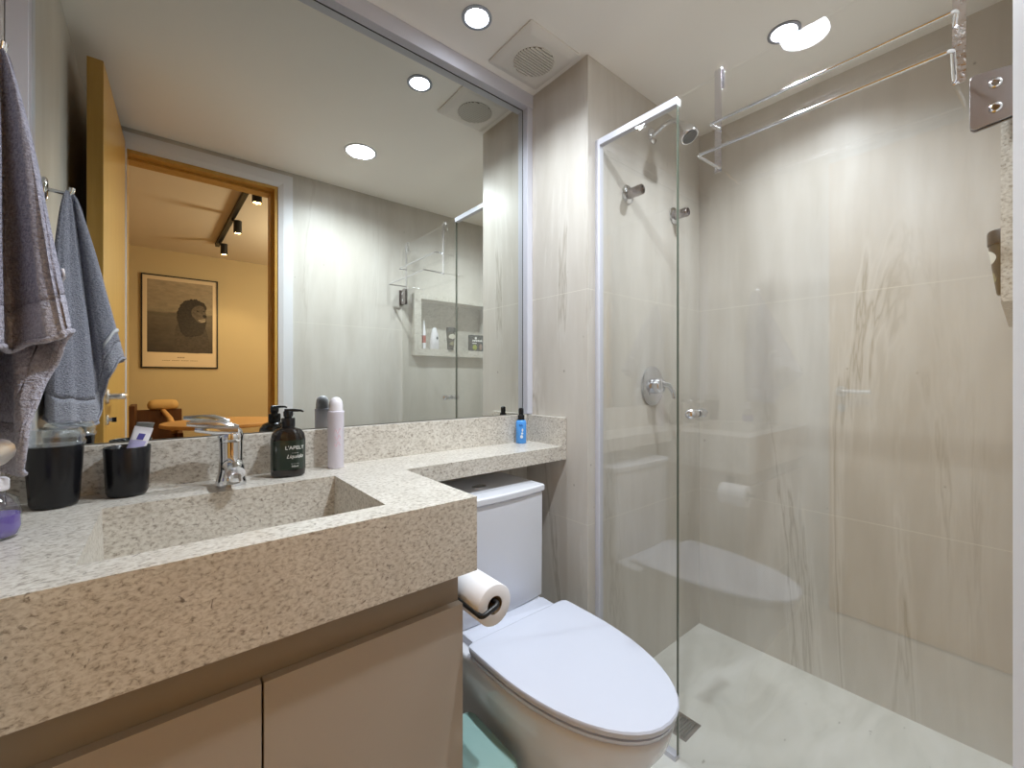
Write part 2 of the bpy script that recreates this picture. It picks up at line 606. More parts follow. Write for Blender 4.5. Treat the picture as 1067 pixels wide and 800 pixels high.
box(b, XC - 0.0215, 1.0425, 0.8145, XC - 0.001, YM - 0.001, 0.964)
obj('side_splash', b, GRANITE, top, smooth=0, bevel=0.0012)
b = BM()
box(b, VX1 + 0.0003, 1.045, 0.8145, XC - 0.022, YM - 0.001, ZK)
obj('ledge', b, GRANITE, top, smooth=0)

# ------------------------------------------------------------------ vanity cabinet
cab = thing('vanity_cabinet', 'greige handleless vanity cabinet below the granite top', 'cabinet', (0.13, 1.0, 0.20))
CX1, CY0 = 0.475, 0.735
b = BM()
box(b, XL + 0.003, CY0 + 0.0200, 0.20, CX1 - 0.0003, 1.249, AB - 0.001)
obj('carcass', b, CABINET, cab, smooth=0)
b = BM()
box(b, XL + 0.003, CY0 + 0.0184, 0.600, CX1 - 0.0003, CY0 + 0.0198, AB - 0.001)
obj('grip_channel', b, GOLA, cab, smooth=0)
gx = 0.1165
for (x0, x1) in ((XL + 0.004, gx - 0.0017), (gx + 0.0017, CX1)):
    obj('door', box(BM(), x0, CY0, 0.205, x1, CY0 + 0.018, 0.642), CABINET, cab, smooth=0, bevel=0.0006)

# ------------------------------------------------------------------ faucet
fx, fy = 0.119, 1.150
fau = thing('basin_faucet', 'chrome single lever faucet behind the basin', 'faucet', (fx, fy, ZK))
b = BM()
rings = []
for (z, hx_, hy_, cy) in ((0.0, .0300, .030, 0), (.006, .0300, .030, 0), (.026, .0250, .027, -.002), (.034, .0235, .025, -.002), (.060, .0225, .0235, 0), (.098, .0235, .0235, 0)):
    rings.append(rrect(fx, fy + cy, hx_, hy_, min(hx_, hy_) * 0.9, ZK + 0.0002 + z, 5))
loft(b, rings)
obj('body', b, CHROME, fau, smooth=50)
b = BM()
pts = [(fx, fy - 0.005, ZK + 0.043), (fx, fy - 0.040, ZK + 0.050), (fx, fy - 0.072, ZK + 0.048), (fx, fy - 0.090, ZK + 0.040)]
tube(b, fillet(pts, 0.02), [0.019, .0189, .0188, .0187, .0186, .0185, .0184, .0183, .0182, .018, .0178, .0176, .0174, .017][:len(fillet(pts, 0.02))], 18)
lathe(b, [(0.011, 0), (0.0125, 0.002), (0.0125, 0.016)], (fx, fy - 0.080, ZK + 0.022), (0, 0, 1), 20)
obj('spout', b, CHROME, fau, smooth=60)
b = BM()
lathe(b, [(0.0242, 0.0), (0.0250, 0.004), (0.0250, 0.012), (0.0215, 0.024), (0.012, 0.033), (0.002, 0.035)], (fx, fy, ZK + 0.099), (0, 0, 1), 28)
# lever: two prongs that join at the tip side
for (dy, dz, ln) in ((-0.011, -0.006, 0.066), (0.011, 0.006, 0.080)):
    tube(b, [(fx + 0.012, fy + dy * 1.2, ZK + 0.122), (fx - 0.02, fy + dy, ZK + 0.131 + dz), (fx - 0.045, fy + dy * 0.9, ZK + 0.134 + dz), (fx - ln, fy + dy * 0.6, ZK + 0.136 + dz)], [0.0125, 0.0115, 0.0085, 0.005], 14)
obj('lever', b, CHROME, fau, smooth=60)
b = BM()
lathe(b, [(0.0035, 0), (0.0035, 0.0012), (0.002, 0.002)], (fx - 0.015, fy - 0.0165, ZK + 0.108), (-0.62, -0.78, 0), 12)
obj('hot_mark', b, mat('red_dot', (170, 40, 44), 0.3), fau)

# ------------------------------------------------------------------ things on the counter
def bottle_rings(cx, cy, prof, rot=0.0, rr=0.6):
    return [rrect(cx, cy, hx_, hy_, min(hx_, hy_) * rr, z, 6, rot) for (z, hx_, hy_) in prof]

# black jar with clear lid
jx, jy = -0.158, 1.166
jar = thing('black_jar', 'tall black tapered jar with clear stepped lid beside the towel', 'jar', (jx, jy, ZK))
b = BM()
lathe(b, [(0.026, 0.0003), (0.031, 0.002), (0.0335, 0.008), (0.040, 0.112), (0.040, 0.115), (0.037, 0.115), (0.031, 0.012), (0.01, 0.010)], (jx, jy, ZK), (0, 0, 1), 40)
obj('body', b, BLACK, jar, smooth=50)
b = BM()
lathe(b, [(0.0415, 0.1155), (0.0425, 0.118), (0.0425, 0.122), (0.0405, 0.124), (0.0405, 0.129), (0.0415, 0.130), (0.0415, 0.134), (0.039, 0.136), (0.038, 0.142), (0.034, 0.147), (0.010, 0.148),
          (0.008, 0.1462), (0.032, 0.145), (0.0365, 0.141), (0.0375, 0.135), (0.0385, 0.1165)], (jx, jy, ZK), (0, 0, 1), 40)
obj('lid', b, CLEARP, jar, smooth=40)

# black tumbler holding a toothpaste tube
kx, ky = -0.057, 1.183
b = BM()
lathe(b, [(0.024, 0.0003), (0.030, 0.002), (0.0335, 0.009), (0.0375, 0.100), (0.0368, 0.101), (0.0355, 0.100), (0.0315, 0.011), (0.005, 0.009)], (kx, ky, ZK), (0, 0, 1), 40)
tag(obj('toothbrush_cup', b, BLACK, smooth=50), 'short round black plastic cup left of the faucet', 'cup')
tube_o = thing('toothpaste_tube', 'white and purple toothpaste tube leaning in the black cup', 'toothpaste', (kx + 0.006, ky, ZK + 0.012))
b = BM()
bot, tip = Vector((kx - 0.004, ky - 0.012, ZK + 0.035)), Vector((kx + 0.026, ky + 0.006, ZK + 0.138))
ax = (tip - bot).normalized()
sd = Vector((0.80, -0.55, -0.13)); sd = (sd - ax * sd.dot(ax)).normalized()
nn = ax.cross(sd)
def tring(s, hw, ht, n=20):
    c_ = bot.lerp(tip, s)
    return [c_ + sd * (hw * math.cos(2 * PI * k / n)) + nn * (ht * math.sin(2 * PI * k / n)) for k in range(n)]
loft(b, [tring(0.0, .012, .012), tring(0.05, .0145, .0135), tring(0.45, .0165, .010), tring(0.88, .0185, .0025), tring(0.90, .0188, .0012), tring(1.0, .0188, .0011)])
obj('tube', b, WHITEP, tube_o)
b = BM()
tube(b, [bot - ax * 0.020, bot - ax * 0.001], 0.010, 16)
obj('cap', b, WHITEP, tube_o)
b = BM()
sgn = -1 if nn.y > 0 else 1
def tpatch(b, s0, s1, u0, u1):
    ps = []
    for s, ht, hw in ((s0, None, None), (s1, None, None)):
        ht = 0.010 + (0.0025 - 0.010) * max(0, (s - 0.45) / 0.43)
        row = []
        for k in range(7):
            u = u0 + (u1 - u0) * k / 6
            hw = 0.0165 + 0.002 * max(0, (s - 0.45) / 0.43)
            row.append(bot.lerp(tip, s) + sd * (u * hw) + nn * sgn * (ht * math.sqrt(max(0, 1 - u * u)) + 0.0006))
        ps.append(row)
    loft(b, ps, cap=False, closed=False)
tpatch(b, 0.75, 0.87, -0.15, 0.55)
obj('print', b, mat('purple_print', (88, 82, 160), 0.5), tube_o)
b = BM()
tpatch(b, 0.56, 0.735, -0.9, 0.9)
obj('print', b, mat('lilac_print', (188, 184, 226), 0.5), tube_o)

# dark soap bottle with pump
sx_, sy_ = 0.240, 1.166
soap = thing('soap_pump_bottle', 'dark glossy soap bottle with black pump and green label', 'soap bottle', (sx_, sy_, ZK))
rot = math.atan2(-1, 0.55) + PI / 2          # front turned towards the doorway
rot = math.radians(-14)
b = BM()
loft(b, bottle_rings(sx_, sy_, [(ZK + .0003, .034, .024), (ZK + .004, .0375, .027), (ZK + .012, .0385, .028), (ZK + .092, .0385, .028), (ZK + .104, .036, .0265), (ZK + .114, .029, .023), (ZK + .119, .018, .017), (ZK + .121, .0135, .0135)], rot, 0.92))
obj('bottle', b, mat('dark_brown_bottle', (30, 26, 24), 0.08, coat=0.3), soap, smooth=60)
b = BM()
loft(b, bottle_rings(sx_, sy_, [(ZK + .019, .0388, .0283), (ZK + .090, .0388, .0283)], rot, 0.92), cap=False)
obj('label', b, mat('green_label', (38, 50, 42), 0.15, coat=0.3), soap, smooth=60)
b = BM()
fr_r = Vector((math.cos(rot), math.sin(rot), 0))
fr_n = Vector((math.sin(rot), -math.cos(rot), 0))
org = Vector((sx_, sy_, 0)) + fr_n * 0.0286 + fr_r * 0.012
def on_front(z, dx=0):
    return org + fr_r * dx + Vector((0, 0, z))
TXT = mat('white_print', (230, 230, 226), 0.5)
wr = ((sx_, sy_), 0.0292)
def soaptext(body, size, z, dx, shear=0.0):
    text_mesh(b, body, size, Vector((sx_ + 0, sy_, z)) , fr_r, (0, 0, 1), shear=shear)
# letters follow the rounded front of the bottle
def front_text(bm, body, size, z, dx, shear=0.0):
    n0 = len(bm.verts)
    text_mesh(bm, body, size, (0, 0, 0), (1, 0, 0), (0, 0, 1), shear=shear, depth=0.0002)
    bm.verts.ensure_lookup_table()
    hx_, hy_, r_ = 0.0388, 0.0283, 0.0283 * 0.92
    for v in bm.verts[n0:]:
        x, zz, d = v.co.x + dx, v.co.z, -v.co.y
        fl = hx_ - r_
        if x > fl:
            a = (x - fl) / r_
            px, py = fl + r_ * math.sin(a), -(hy_ - r_) - r_ * math.cos(a)
            nx, ny = math.sin(a), -math.cos(a)
        elif x < -fl:
            a = (-x - fl) / r_
            px, py = -fl - r_ * math.sin(a), -(hy_ - r_) - r_ * math.cos(a)
            nx, ny = -math.sin(a), -math.cos(a)
        else:
            px, py, nx, ny = x, -hy_, 0, -1
        px += nx * (d + 0.0004); py += ny * (d + 0.0004)
        v.co = (sx_ + px * math.cos(rot) - py * math.sin(rot), sy_ + px * math.sin(rot) + py * math.cos(rot), z + zz)
front_text(b, "L'APELY", 0.0125, ZK + 0.068, 0.016)
front_text(b, '-- --- --', 0.0052, ZK + 0.058, 0.016)
front_text(b, 'Liquido', 0.0125, ZK + 0.047, 0.016, 0.35)
front_text(b, '--- -- ----', 0.0050, ZK + 0.032, 0.016)
front_text(b, '500ml', 0.0060, ZK + 0.025, 0.016)
obj('lettering', b, TXT, soap, smooth=0, flip=False)
b = BM()
lathe(b, [(0.0150, .1212), (0.0155, .123), (0.0155, .140), (0.0145, .143), (0.0085, .1435), (0.0085, .146), (0.0105, .1462), (0.0110, .158), (0.0098, .160)], (sx_, sy_, ZK), (0, 0, 1), 28)
tube(b, [(sx_ - 0.008, sy_ + 0.002, ZK + .1612), (sx_ + 0.012, sy_ - 0.004, ZK + .1615), (sx_ + 0.027, sy_ - 0.009, ZK + .1605), (sx_ + 0.033, sy_ - 0.011, ZK + .158)], [0.0045, 0.004, 0.0028, 0.0022], 10)
obj('pump', b, BLACK, soap, smooth=50)

# white deodorant can
dx_, dy_ = 0.361, 1.188
deo = thing('deodorant_can', 'slim white deodorant can with a rounded cap beside the soap bottle', 'deodorant', (dx_, dy_, ZK))
b = BM()
lathe(b, [(0.019, .0003), (0.0205, .002), (0.0208, .146), (0.0215, .1475), (0.0215, .152), (0.0200, .153)], (dx_, dy_, ZK), (0, 0, 1), 32)
obj('can', b, mat('lilac_white_can', (226, 222, 236), 0.3), deo, smooth=50)
b = BM()
lathe(b, [(0.0180, .1532), (0.0180, .168), (0.0165, .178), (0.0125, .186), (0.006, .190), (0.001, .191)], (dx_, dy_, ZK), (0, 0, 1), 32)
obj('cap', b, WHITEP, deo, smooth=60)
b = BM()
vdir = Vector((-dx_, -dy_, 0)).normalized()
rt = Vector((-vdir.y, vdir.x, 0))
for k in range(3):
    # swash lines of the pink script
    pts = []
    for i in range(14):
        s = i / 13
        a = -0.15 + 0.75 * s
        z = ZK + 0.098 - 0.017 * k + 0.006 * math.sin(s * 9 + k * 1.3) + 0.004 * s
        n_ = vdir * math.cos(a) + rt * math.sin(a)
        pts.append(Vector((dx_, dy_, z)) + n_ * 0.0210)
    tube(b, pts, 0.0007, 6)
obj('script_print', b, mat('pink_print', (232, 198, 212), 0.5), deo)

# small blue spray bottle on the ledge
ux, uy = 1.030, 1.196
blue = thing('blue_spray_bottle', 'small bright blue spray bottle with black nozzle on the ledge', 'spray bottle', (ux, uy, ZK))
b = BM()
loft(b, bottle_rings(ux, uy, [(ZK + .0003, .0165, .0145), (ZK + .003, .0195, .016), (ZK + .078, .0195, .016), (ZK + .084, .0165, .0145), (ZK + .087, .010, .010)], math.radians(-35), 0.95))
obj('bottle', b, mat('blue_liquid_bottle', (84, 160, 240), 0.25), blue, smooth=60)
b = BM()
lathe(b, [(0.0128, .0872), (0.0128, .103), (0.0115, .105), (0.0085, .106), (0.0085, .110), (0.0098, .111), (0.0092, .128), (0.006, .131)], (ux, uy, ZK), (0, 0, 1), 24)
obj('nozzle', b, BLACK, blue)
b = BM()
v_ = Vector((-ux, -uy, 0)).normalized()
r_ = Vector((-v_.y, v_.x, 0))
c0 = Vector((ux, uy, 0)) + v_ * 0.0175
for (dxx, z, sz, hh) in ((0.002, .020, .011, .012), (0.004, .034, .008, .008), (0.005, .044, .006, .012)):
    pts = circle(c0 + r_ * dxx + Vector((0, 0, ZK + z + hh / 2)) - v_ * 0.0005 * 0, v_, sz / 2, 14, hh / 2)
    loft(b, [pts, [p + v_ * 0.0012 for p in pts]])
obj('print', b, mat('white_blue_print', (222, 232, 240), 0.5), blue)
b = BM()
for k in range(4):
    box(b, -0.0075 + k * 0.004, 0, 0, -0.0075 + k * 0.004 + 0.0028, 0.001, 0.005 - (k % 2) * 0.0015)
for v in b.verts:
    v.co = c0 + r_ * v.co.x + v_ * (v.co.y + 0.0005) + Vector((0, 0, ZK + 0.066 + v.co.z))
obj('dark_print', b, mat('navy_print', (34, 84, 150), 0.5), blue)

# clear hand wash with purple liquid at the left wall
px, py = -0.197, 0.985
wash = thing('hand_wash_dispenser', 'clear hand wash bottle with purple liquid at the wall below the towel', 'soap dispenser', (px, py, ZK))
b = BM()
lathe(b, [(0.020, .0003), (0.026, .003), (0.0295, .016), (0.0285, .040), (0.024, .060), (0.013, .068), (0.013, .072)], (px, py, ZK), (0, 0, 1), 32)
obj('bottle', b, CLEARP, wash, smooth=60)
b = BM()
lathe(b, [(0.019, .0025), (0.0245, .0045), (0.0278, .016), (0.0270, .036), (0.002, .0365)], (px, py, ZK), (0, 0, 1), 32)
obj('liquid', b, mat('purple_liquid', (112, 92, 176), 0.15), wash, smooth=60)
b = BM()
lathe(b, [(0.0150, .0722), (0.0165, .074), (0.0165, .088), (0.0140, .091), (0.0075, .092), (0.0075, .100), (0.0135, .101), (0.0145, .106), (0.0125, .112), (0.004, .113)], (px, py, ZK), (0, 0, 1), 28)
tube(b, [(px, py, ZK + .106), (px + 0.02, py - 0.010, ZK + .107), (px + 0.030, py - 0.016, ZK + .102)], [.006, .005, .004], 10)
obj('pump', b, WHITEP, wash, smooth=50)

# ------------------------------------------------------------------ toilet
tx = 0.778
toi = thing('toilet', 'white close coupled toilet with closed lid between vanity and shower glass', 'toilet', (tx, 0.85, FZ))
def outline(z, hw, yf, yb, cx=tx, ym=None, n=48, ef=2.15, eb=7.0, ycen=0.80):
    pts = []
    for i in range(n):
        a = 2 * PI * i / n
        c_, s_ = math.cos(a), math.sin(a)
        e = eb if s_ > 0 else ef
        L = (yb - ycen) if s_ > 0 else (ycen - yf)
        x = hw * math.copysign(abs(c_) ** (2 / e), c_)
        y = L * math.copysign(abs(s_) ** (2 / e), s_)
        pts.append((cx + x, ycen + y, z))
    return pts
b = BM()
loft(b, [outline(FZ + 0.0005, .112, .62, 1.225), outline(.012, .114, .615, 1.225), outline(.10, .118, .595, 1.225), outline(.20, .133, .55, 1.23), outline(.28, .156, .505, 1.235),
         outline(.335, .171, .470, 1.235), outline(.372, .176, .458, 1.235), outline(.385, .176, .456, 1.235), outline(.390, .172, .460, 1.232)])
obj('bowl', b, CERAMIC, toi, smooth=60)
b = BM()
SB = .930
loft(b, [outline(.3915, .174, .458, .908, eb=12), outline(.394, .178, .454, .910, eb=12), outline(.402, .179, .452, .910, eb=12), outline(.4040, .168, .464, .900, eb=12)])
obj('seat', b, SEATM, toi, smooth=50)
b = BM()
loft(b, [outline(.4070, .166, .466, .898, eb=16), outline(.4085, .180, .449, .910, eb=16), outline(.419, .181, .447, .911, eb=16), outline(.4225, .179, .450, .908, eb=16), outline(.4238, .172, .460, .902, eb=16), outline(.4245, .10, .55, .86)])
obj('lid', b, SEATM, toi, smooth=40)
b = BM()
loft(b, [rrect(tx, .946, .150, .032, .008, .3912), rrect(tx, .946, .150, .032, .008, .410), rrect(tx, .946, .146, .028, .008, .4125)])
obj('hinge_cover', b, SEATM, toi, smooth=40)
def tankring(z, hw, yf, yb, bow, n=10):
    pts = [(tx + hw * (1 - 2 * k / n), yf + bow * ((1 - 2 * k / n) ** 2), z) for k in range(n + 1)]
    return pts + [(tx - hw, yb, z), (tx + hw, yb, z)]
b = BM()
loft(b, [tankring(.3905, .186, 1.003, 1.236, .014), tankring(.396, .188, 1.001, 1.237, .014), tankring(.732, .188, .999, 1.237, .014)])
obj('tank', b, CERAMIC, toi, smooth=30, bevel=0.004, seg=3)
b = BM()
loft(b, [tankring(.7335, .190, .996, 1.238, .015), tankring(.737, .193, .992, 1.239, .016), tankring(.753, .193, .992, 1.239, .016), tankring(.7565, .190, .996, 1.237, .015)])
obj('tank_lid', b, CERAMIC, toi, smooth=30, bevel=0.002)
b = BM()
lathe(b, [(0.021, .7567), (0.021, .7595), (0.019, .7602), (0.001, .7602)], (tx, 1.11, 0), (0, 0, 1), 28, 1.2, 0.9)
obj('flush_button', b, CHROME, toi)

# paper holder and roll on the vanity side
rx, rz, rr = 0.531, 0.633, 0.0425
hold = thing('paper_holder', 'matt black bent bar toilet roll holder on the vanity side', 'toilet roll holder', (CX1, 0.76, 0.66))
b = BM()
box(b, CX1 + 0.0003, .772, .652, CX1 + 0.0075, .806, .692)
tube(b, fillet([(CX1 + 0.004, .789, .630), (CX1 + 0.014, .789, .630), (CX1 + 0.014, .687, .628), (rx, .687, .641), (rx, .820, .641)], 0.010), 0.0052, 12)
box(b, CX1 + 0.0003, .780, .622, CX1 + 0.006, .798, .653)
obj('bar', b, BLACKM, hold, smooth=50, bevel=0.0008)
roll = thing('toilet_roll', 'white toilet paper roll hanging on the black holder', 'toilet paper', (rx, .76, rz - rr))
b = BM()
a_ = []
core = 0.019
# outer paper shell, ends, and the grey core as separate parts
lathe(b, [(core, 0.0), (rr - 0.0015, 0.0), (rr, 0.0015), (rr, .0985), (rr - 0.0015, .1), (core, .1), (core, 0.0)], (rx, .700, rz), (0, 1, 0), 40, cap=False)
bmesh.ops.remove_doubles(b, verts=b.verts, dist=1e-6)
obj('paper', b, PAPER, roll, smooth=50)
b = BM()
lathe(b, [(core - 0.0003, 0.0005), (core - 0.0003, .0995), (core - 0.0015, .0995), (core - 0.0015, 0.0005), (core - 0.0003, 0.0005)], (rx, .700, rz), (0, 1, 0), 32, cap=False)
obj('cardboard_core', b, CARD, roll, smooth=50)

# waste bin between vanity and toilet
bin_ = thing('waste_bin', 'pale teal plastic waste bin wedged between vanity and toilet', 'waste bin', (0.548, 0.80, FZ))
bcx, bcy = 0.5475, 0.800
b = BM()
loft(b, [rrect(bcx, bcy, .048, .088, .02, FZ + 0.0005), rrect(bcx, bcy, .056, .098, .022, .236)])
obj('body', b, TEAL, bin_, smooth=50)
b = BM()
loft(b, [rrect(bcx, bcy, .0575, .0995, .022, .2365), rrect(bcx, bcy, .059, .101, .024, .240), rrect(bcx, bcy, .059, .101, .024, .254), rrect(bcx, bcy, .056, .098, .022, .262), rrect(bcx, bcy, .046, .088, .02, .2645)])
obj('lid', b, TEAL, bin_, smooth=40)

# ------------------------------------------------------------------ shower enclosure
ZG = 1.923
YE = 0.647                      # free edge of the fixed pane
fix = thing('fixed_shower_panel', 'fixed shower glass pane in white frame against the tiled pillar', 'shower panel', (XG, 0.79, FZ))
def pane(b, y0, y1, z0, z1):
    box(b, XG - 0.004, y0, z0, XG + 0.004, y1, z1)
obj('glass', box(BM(), XG - 0.004, YE, FZ + 0.012, XG + 0.004, YS - 0.012, ZG - 0.012), GLASS, fix, smooth=0)
b = BM()
box(b, XG - 0.010, YS - 0.020, FZ, XG + 0.010, YS - 0.0005, ZG)
obj('wall_post', b, ALU, fix, smooth=0, bevel=0.001)
b = BM()
box(b, XG - 0.010, YE - 0.002, ZG - 0.022, XG + 0.010, YS - 0.020, ZG)
obj('top_rail', b, ALU, fix, smooth=0, bevel=0.001)
b = BM()
box(b, XG - 0.012, YE, FZ, XG + 0.012, YS - 0.020, FZ + 0.016)
obj('bottom_rail', b, ALU, fix, smooth=0, bevel=0.001)
b = BM()
box(b, XG - 0.0045, YE - 0.0025, FZ + 0.016, XG + 0.0045, YE - 0.0002, ZG - 0.022)
obj('edge_strip', b, GLASS_EDGE, fix, smooth=0)

sdoor = thing('shower_door', 'hinged clear shower door pane with chrome knob and hinge plate', 'shower door', (XG, 0.32, FZ))
obj('glass', box(BM(), XG - 0.004, 0.012, FZ + 0.012, XG + 0.004, YE - 0.006, ZG), GLASS, sdoor, smooth=0)
b = BM()
ky_, kz_ = 0.589, 1.005
for s in (-1, 1):
    lathe(b, [(0.011, 0.0042), (0.012, 0.006), (0.009, 0.012), (0.0075, 0.020), (0.0125, 0.026), (0.0145, 0.034), (0.0125, 0.042), (0.004, 0.045)], (XG, ky_, kz_), (s, 0, 0), 24)
obj('knob', b, CHROME, sdoor, smooth=60)
b = BM()
hz_ = 1.611
def plate(b, x0, x1):
    pts = []
    for (cy, cz, a0) in ((0.058, hz_ + 0.042, 0), (0.004, hz_ + 0.042, PI / 2), (0.004, hz_ - 0.042, PI), (0.058, hz_ - 0.042, 1.5 * PI)):
        rad = 0.008 if cy > 0.02 else 0.001
        for k in range(5):
            a = a0 + PI / 2 * k / 4
            pts.append((cy + rad * math.cos(a), cz + rad * math.sin(a)))
    loft(b, [[(x0, y, z) for y, z in pts], [(x1, y, z) for y, z in pts]])
plate(b, XG - 0.009, XG - 0.0043)
plate(b, XG + 0.0043, XG + 0.009)
box(b, XG - 0.016, -0.0055, hz_ - 0.047, XG + 0.016, 0.0028, hz_ + 0.047)
hinge = obj('hinge_plate', b, STEEL, sdoor, smooth=30, bevel=0.001)
b = BM()
for dz in (-0.022, 0.022):
    lathe(b, [(0.0085, 0.0), (0.0085, 0.002), (0.006, 0.003), (0.005, 0.0015), (0.001, 0.0015)], (XG - 0.0088, 0.034, hz_ + dz), (-1, 0, 0), 20)
obj('screw_cap', b, CHROME, hinge)

# chrome rack over the top of the door
rack = thing('towel_rack', 'two tier chrome towel rack hooked over the shower door top', 'towel rack', (XG, 0.30, 1.654))
for (yy) in (0.526, 0.079):
    b = BM()
    pts = [(XG - 0.0075, 1.657), (XG - 0.0075, 1.912), (XG - 0.0095, 1.930), (XG, 1.942), (XG + 0.0105, 1.930), (XG + 0.0085, 1.888)]
    P3 = fillet([(x, yy, z) for x, z in pts], 0.010)
    rings = []
    for i, p in enumerate(P3):
        q0, q1 = P3[max(0, i - 1)], P3[min(len(P3) - 1, i + 1)]
        d = (q1 - q0).normalized()
        nrm = Vector((-d.z, 0, d.x))
        rings.append([p + Vector((0, 0.009, 0)) + nrm * 0.001, p + Vector((0, -0.009, 0)) + nrm * 0.001, p + Vector((0, -0.009, 0)) - nrm * 0.001, p + Vector((0, 0.009, 0)) - nrm * 0.001])
    loft(b, rings)
    obj('hook_strap', b, HAMMER, rack, smooth=40)
for (zz, pr) in ((1.769, 0.054), (1.665, 0.119)):
    b = BM()
    tube(b, fillet([(XG - 0.0120, 0.520, zz), (XG - pr, 0.526, zz), (XG - pr, 0.079, zz), (XG - 0.0120, 0.085, zz)], 0.008), 0.0036, 12)
    obj('rail', b, CHROME, rack, smooth=60)

# ------------------------------------------------------------------ shower fittings
mx_, mz_ = 1.501, 1.073
mixer = thing('shower_mixer', 'round chrome shower mixer plate with lever on the tiled wall', 'shower mixer', (mx_, YS, mz_ - 0.08))
b = BM()
lathe(b, [(0.078, 0.0005), (0.078, 0.004), (0.074, 0.0065), (0.03, 0.009)], (mx_, YS, mz_), (0, -1, 0), 48)
obj('plate', b, CHROME, mixer, smooth=40)
b = BM()
lathe(b, [(0.030, 0.009), (0.030, 0.038), (0.027, 0.046), (0.018, 0.050), (0.002, 0.051)], (mx_, YS, mz_), (0, -1, 0), 32)
tube(b, [(mx_, YS - 0.042, mz_ + 0.01), (mx_ + 0.022, YS - 0.060, mz_ + 0.004), (mx_ + 0.036, YS - 0.070, mz_ - 0.020), (mx_ + 0.040, YS - 0.072, mz_ - 0.048)], [0.012, 0.011, 0.009, 0.007], 14)
obj('lever', b, CHROME, mixer, smooth=60)
for (vx, lab) in ((1.338, 'chrome valve sleeve on the shower wall, the one nearer the pillar'), (1.664, 'chrome valve sleeve on the shower wall, the one nearer the far corner')):
    v = thing('shower_valve', lab, 'shower valve', (vx, YS, 1.75), 'valve sleeves above the mixer')
    b = BM()
    lathe(b, [(0.035, 0.0005), (0.035, 0.003), (0.030, 0.007), (0.019, 0.009)], (vx, YS, 1.789), (0, -1, 0), 32)
    obj('flange', b, CHROME, v, smooth=50)
    b = BM()
    lathe(b, [(0.0185, 0.009), (0.0185, 0.062), (0.0170, 0.064), (0.0140, 0.064), (0.0135, 0.056), (0.002, 0.056)], (vx, YS, 1.789), (0, -1, 0), 28)
    obj('sleeve', b, STEEL, v, smooth=50)
sh = thing('overhead_shower', 'chrome fixed shower head on curved arm near the ceiling', 'shower head', (1.501, YS, 1.96))
shx = 1.501
b = BM()
lathe(b, [(0.030, 0.0005), (0.030, 0.003), (0.024, 0.008), (0.013, 0.011)], (shx, YS, 2.067), (0, -1, 0), 32)
obj('flange', b, CHROME, sh, smooth=50)
b = BM()
tube(b, fillet([(shx, YS - 0.004, 2.067), (shx, YS - 0.060, 2.090), (shx, YS - 0.100, 2.086), (shx, YS - 0.122, 2.056)], 0.03), 0.009, 14)
obj('arm', b, CHROME, sh, smooth=60)
b = BM()
d_ = Vector((0, -0.50, -0.87))
lathe(b, [(0.011, -0.004), (0.014, 0.004), (0.014, 0.016), (0.018, 0.022), (0.027, 0.040), (0.033, 0.055), (0.034, 0.072), (0.031, 0.076), (0.028, 0.0755)], (shx, YS - 0.120, 2.060), d_, 32)
obj('head', b, CHROME, sh, smooth=50)
b = BM()
lathe(b, [(0.027, 0.0757), (0.027, 0.0775), (0.001, 0.0785)], (shx, YS - 0.120, 2.060), d_, 28)
obj('spray_face', b, mat('grey_rubber', (92, 92, 94), 0.6), sh)

dr = thing('floor_drain', 'square steel drain grate in the shower floor', 'drain', (1.285, 0.71, FZ))
b = BM()
box(b, 1.236, 0.662, FZ + 0.0002, 1.333, 0.757, FZ + 0.0015)
obj('plate', b, STEEL, dr, smooth=0)
b = BM()
for k in range(9):
    yk = 0.672 + k * 0.0087
    box(b, 1.246, yk, FZ + 0.0016, 1.323, yk + 0.005, FZ + 0.0026)
obj('grate', b, mat('dark_steel', (118, 116, 112), 0.35, 0.8), dr, smooth=0)

# ------------------------------------------------------------------ shower niche and what stands in it
nf = thing('shower_niche', 'speckled granite shower niche boxed into the doorway wall', 'niche', (1.54, 0, NZ0))
NY = 0.030
b = BM()
sw = 0.05
box(b, NX0, -0.119, NZ0, NX0 + sw, NY, NZ1)
box(b, NX1 - sw + 0.01, -0.119, NZ0, NX1, NY, NZ1)
box(b, NX0 + sw, -0.119, NZ1 - 0.032, NX1 - sw + 0.01, NY, NZ1)
box(b, NX0 + sw, -0.119, NZ0, NX1 - sw + 0.01, NY, NZ0 + 0.046)
obj('surround', b, GRANITE, nf, smooth=0)
obj('back_panel', box(BM(), NX0 + sw, -0.119, NZ0 + 0.046, NX1 - sw + 0.01, -0.105, NZ1 - 0.032), GRANITE, nf, smooth=0)
NF = NZ0 + 0.0463
tu = thing('white_tube', 'slim white tube with a red band at the left end of the niche', 'tube', (1.312, 0.005, NF))
b = BM()
lathe(b, [(0.010, 0), (0.0125, 0.002), (0.0125, .115), (0.009, .122), (0.0085, .150), (0.006, .156), (0.0045, .182), (0.001, .183)], (1.312, 0.005, NF), (0, 0, 1), 24)
obj('tube', b, WHITEP, tu, smooth=50)
b = BM()
lathe(b, [(0.0127, .038), (0.0127, .086)], (1.312, 0.005, NF), (0, 0, 1), 24, cap=False)
obj('band', b, mat('red_band', (176, 74, 62), 0.5), tu)
sb = thing('shampoo_bottle', 'rounded white shampoo bottle second from the left in the niche', 'shampoo bottle', (1.392, 0.0, NF))
b = BM()
loft(b, bottle_rings(1.392, 0.0, [(NF, .028, .018), (NF + .003, .031, .020), (NF + .06, .030, .020), (NF + .10, .024, .018), (NF + .125, .017, .015), (NF + .138, .013, .012), (NF + .144, .006, .006)], 0, 0.9))
obj('bottle', b, WHITEP, sb, smooth=60)
b = BM()
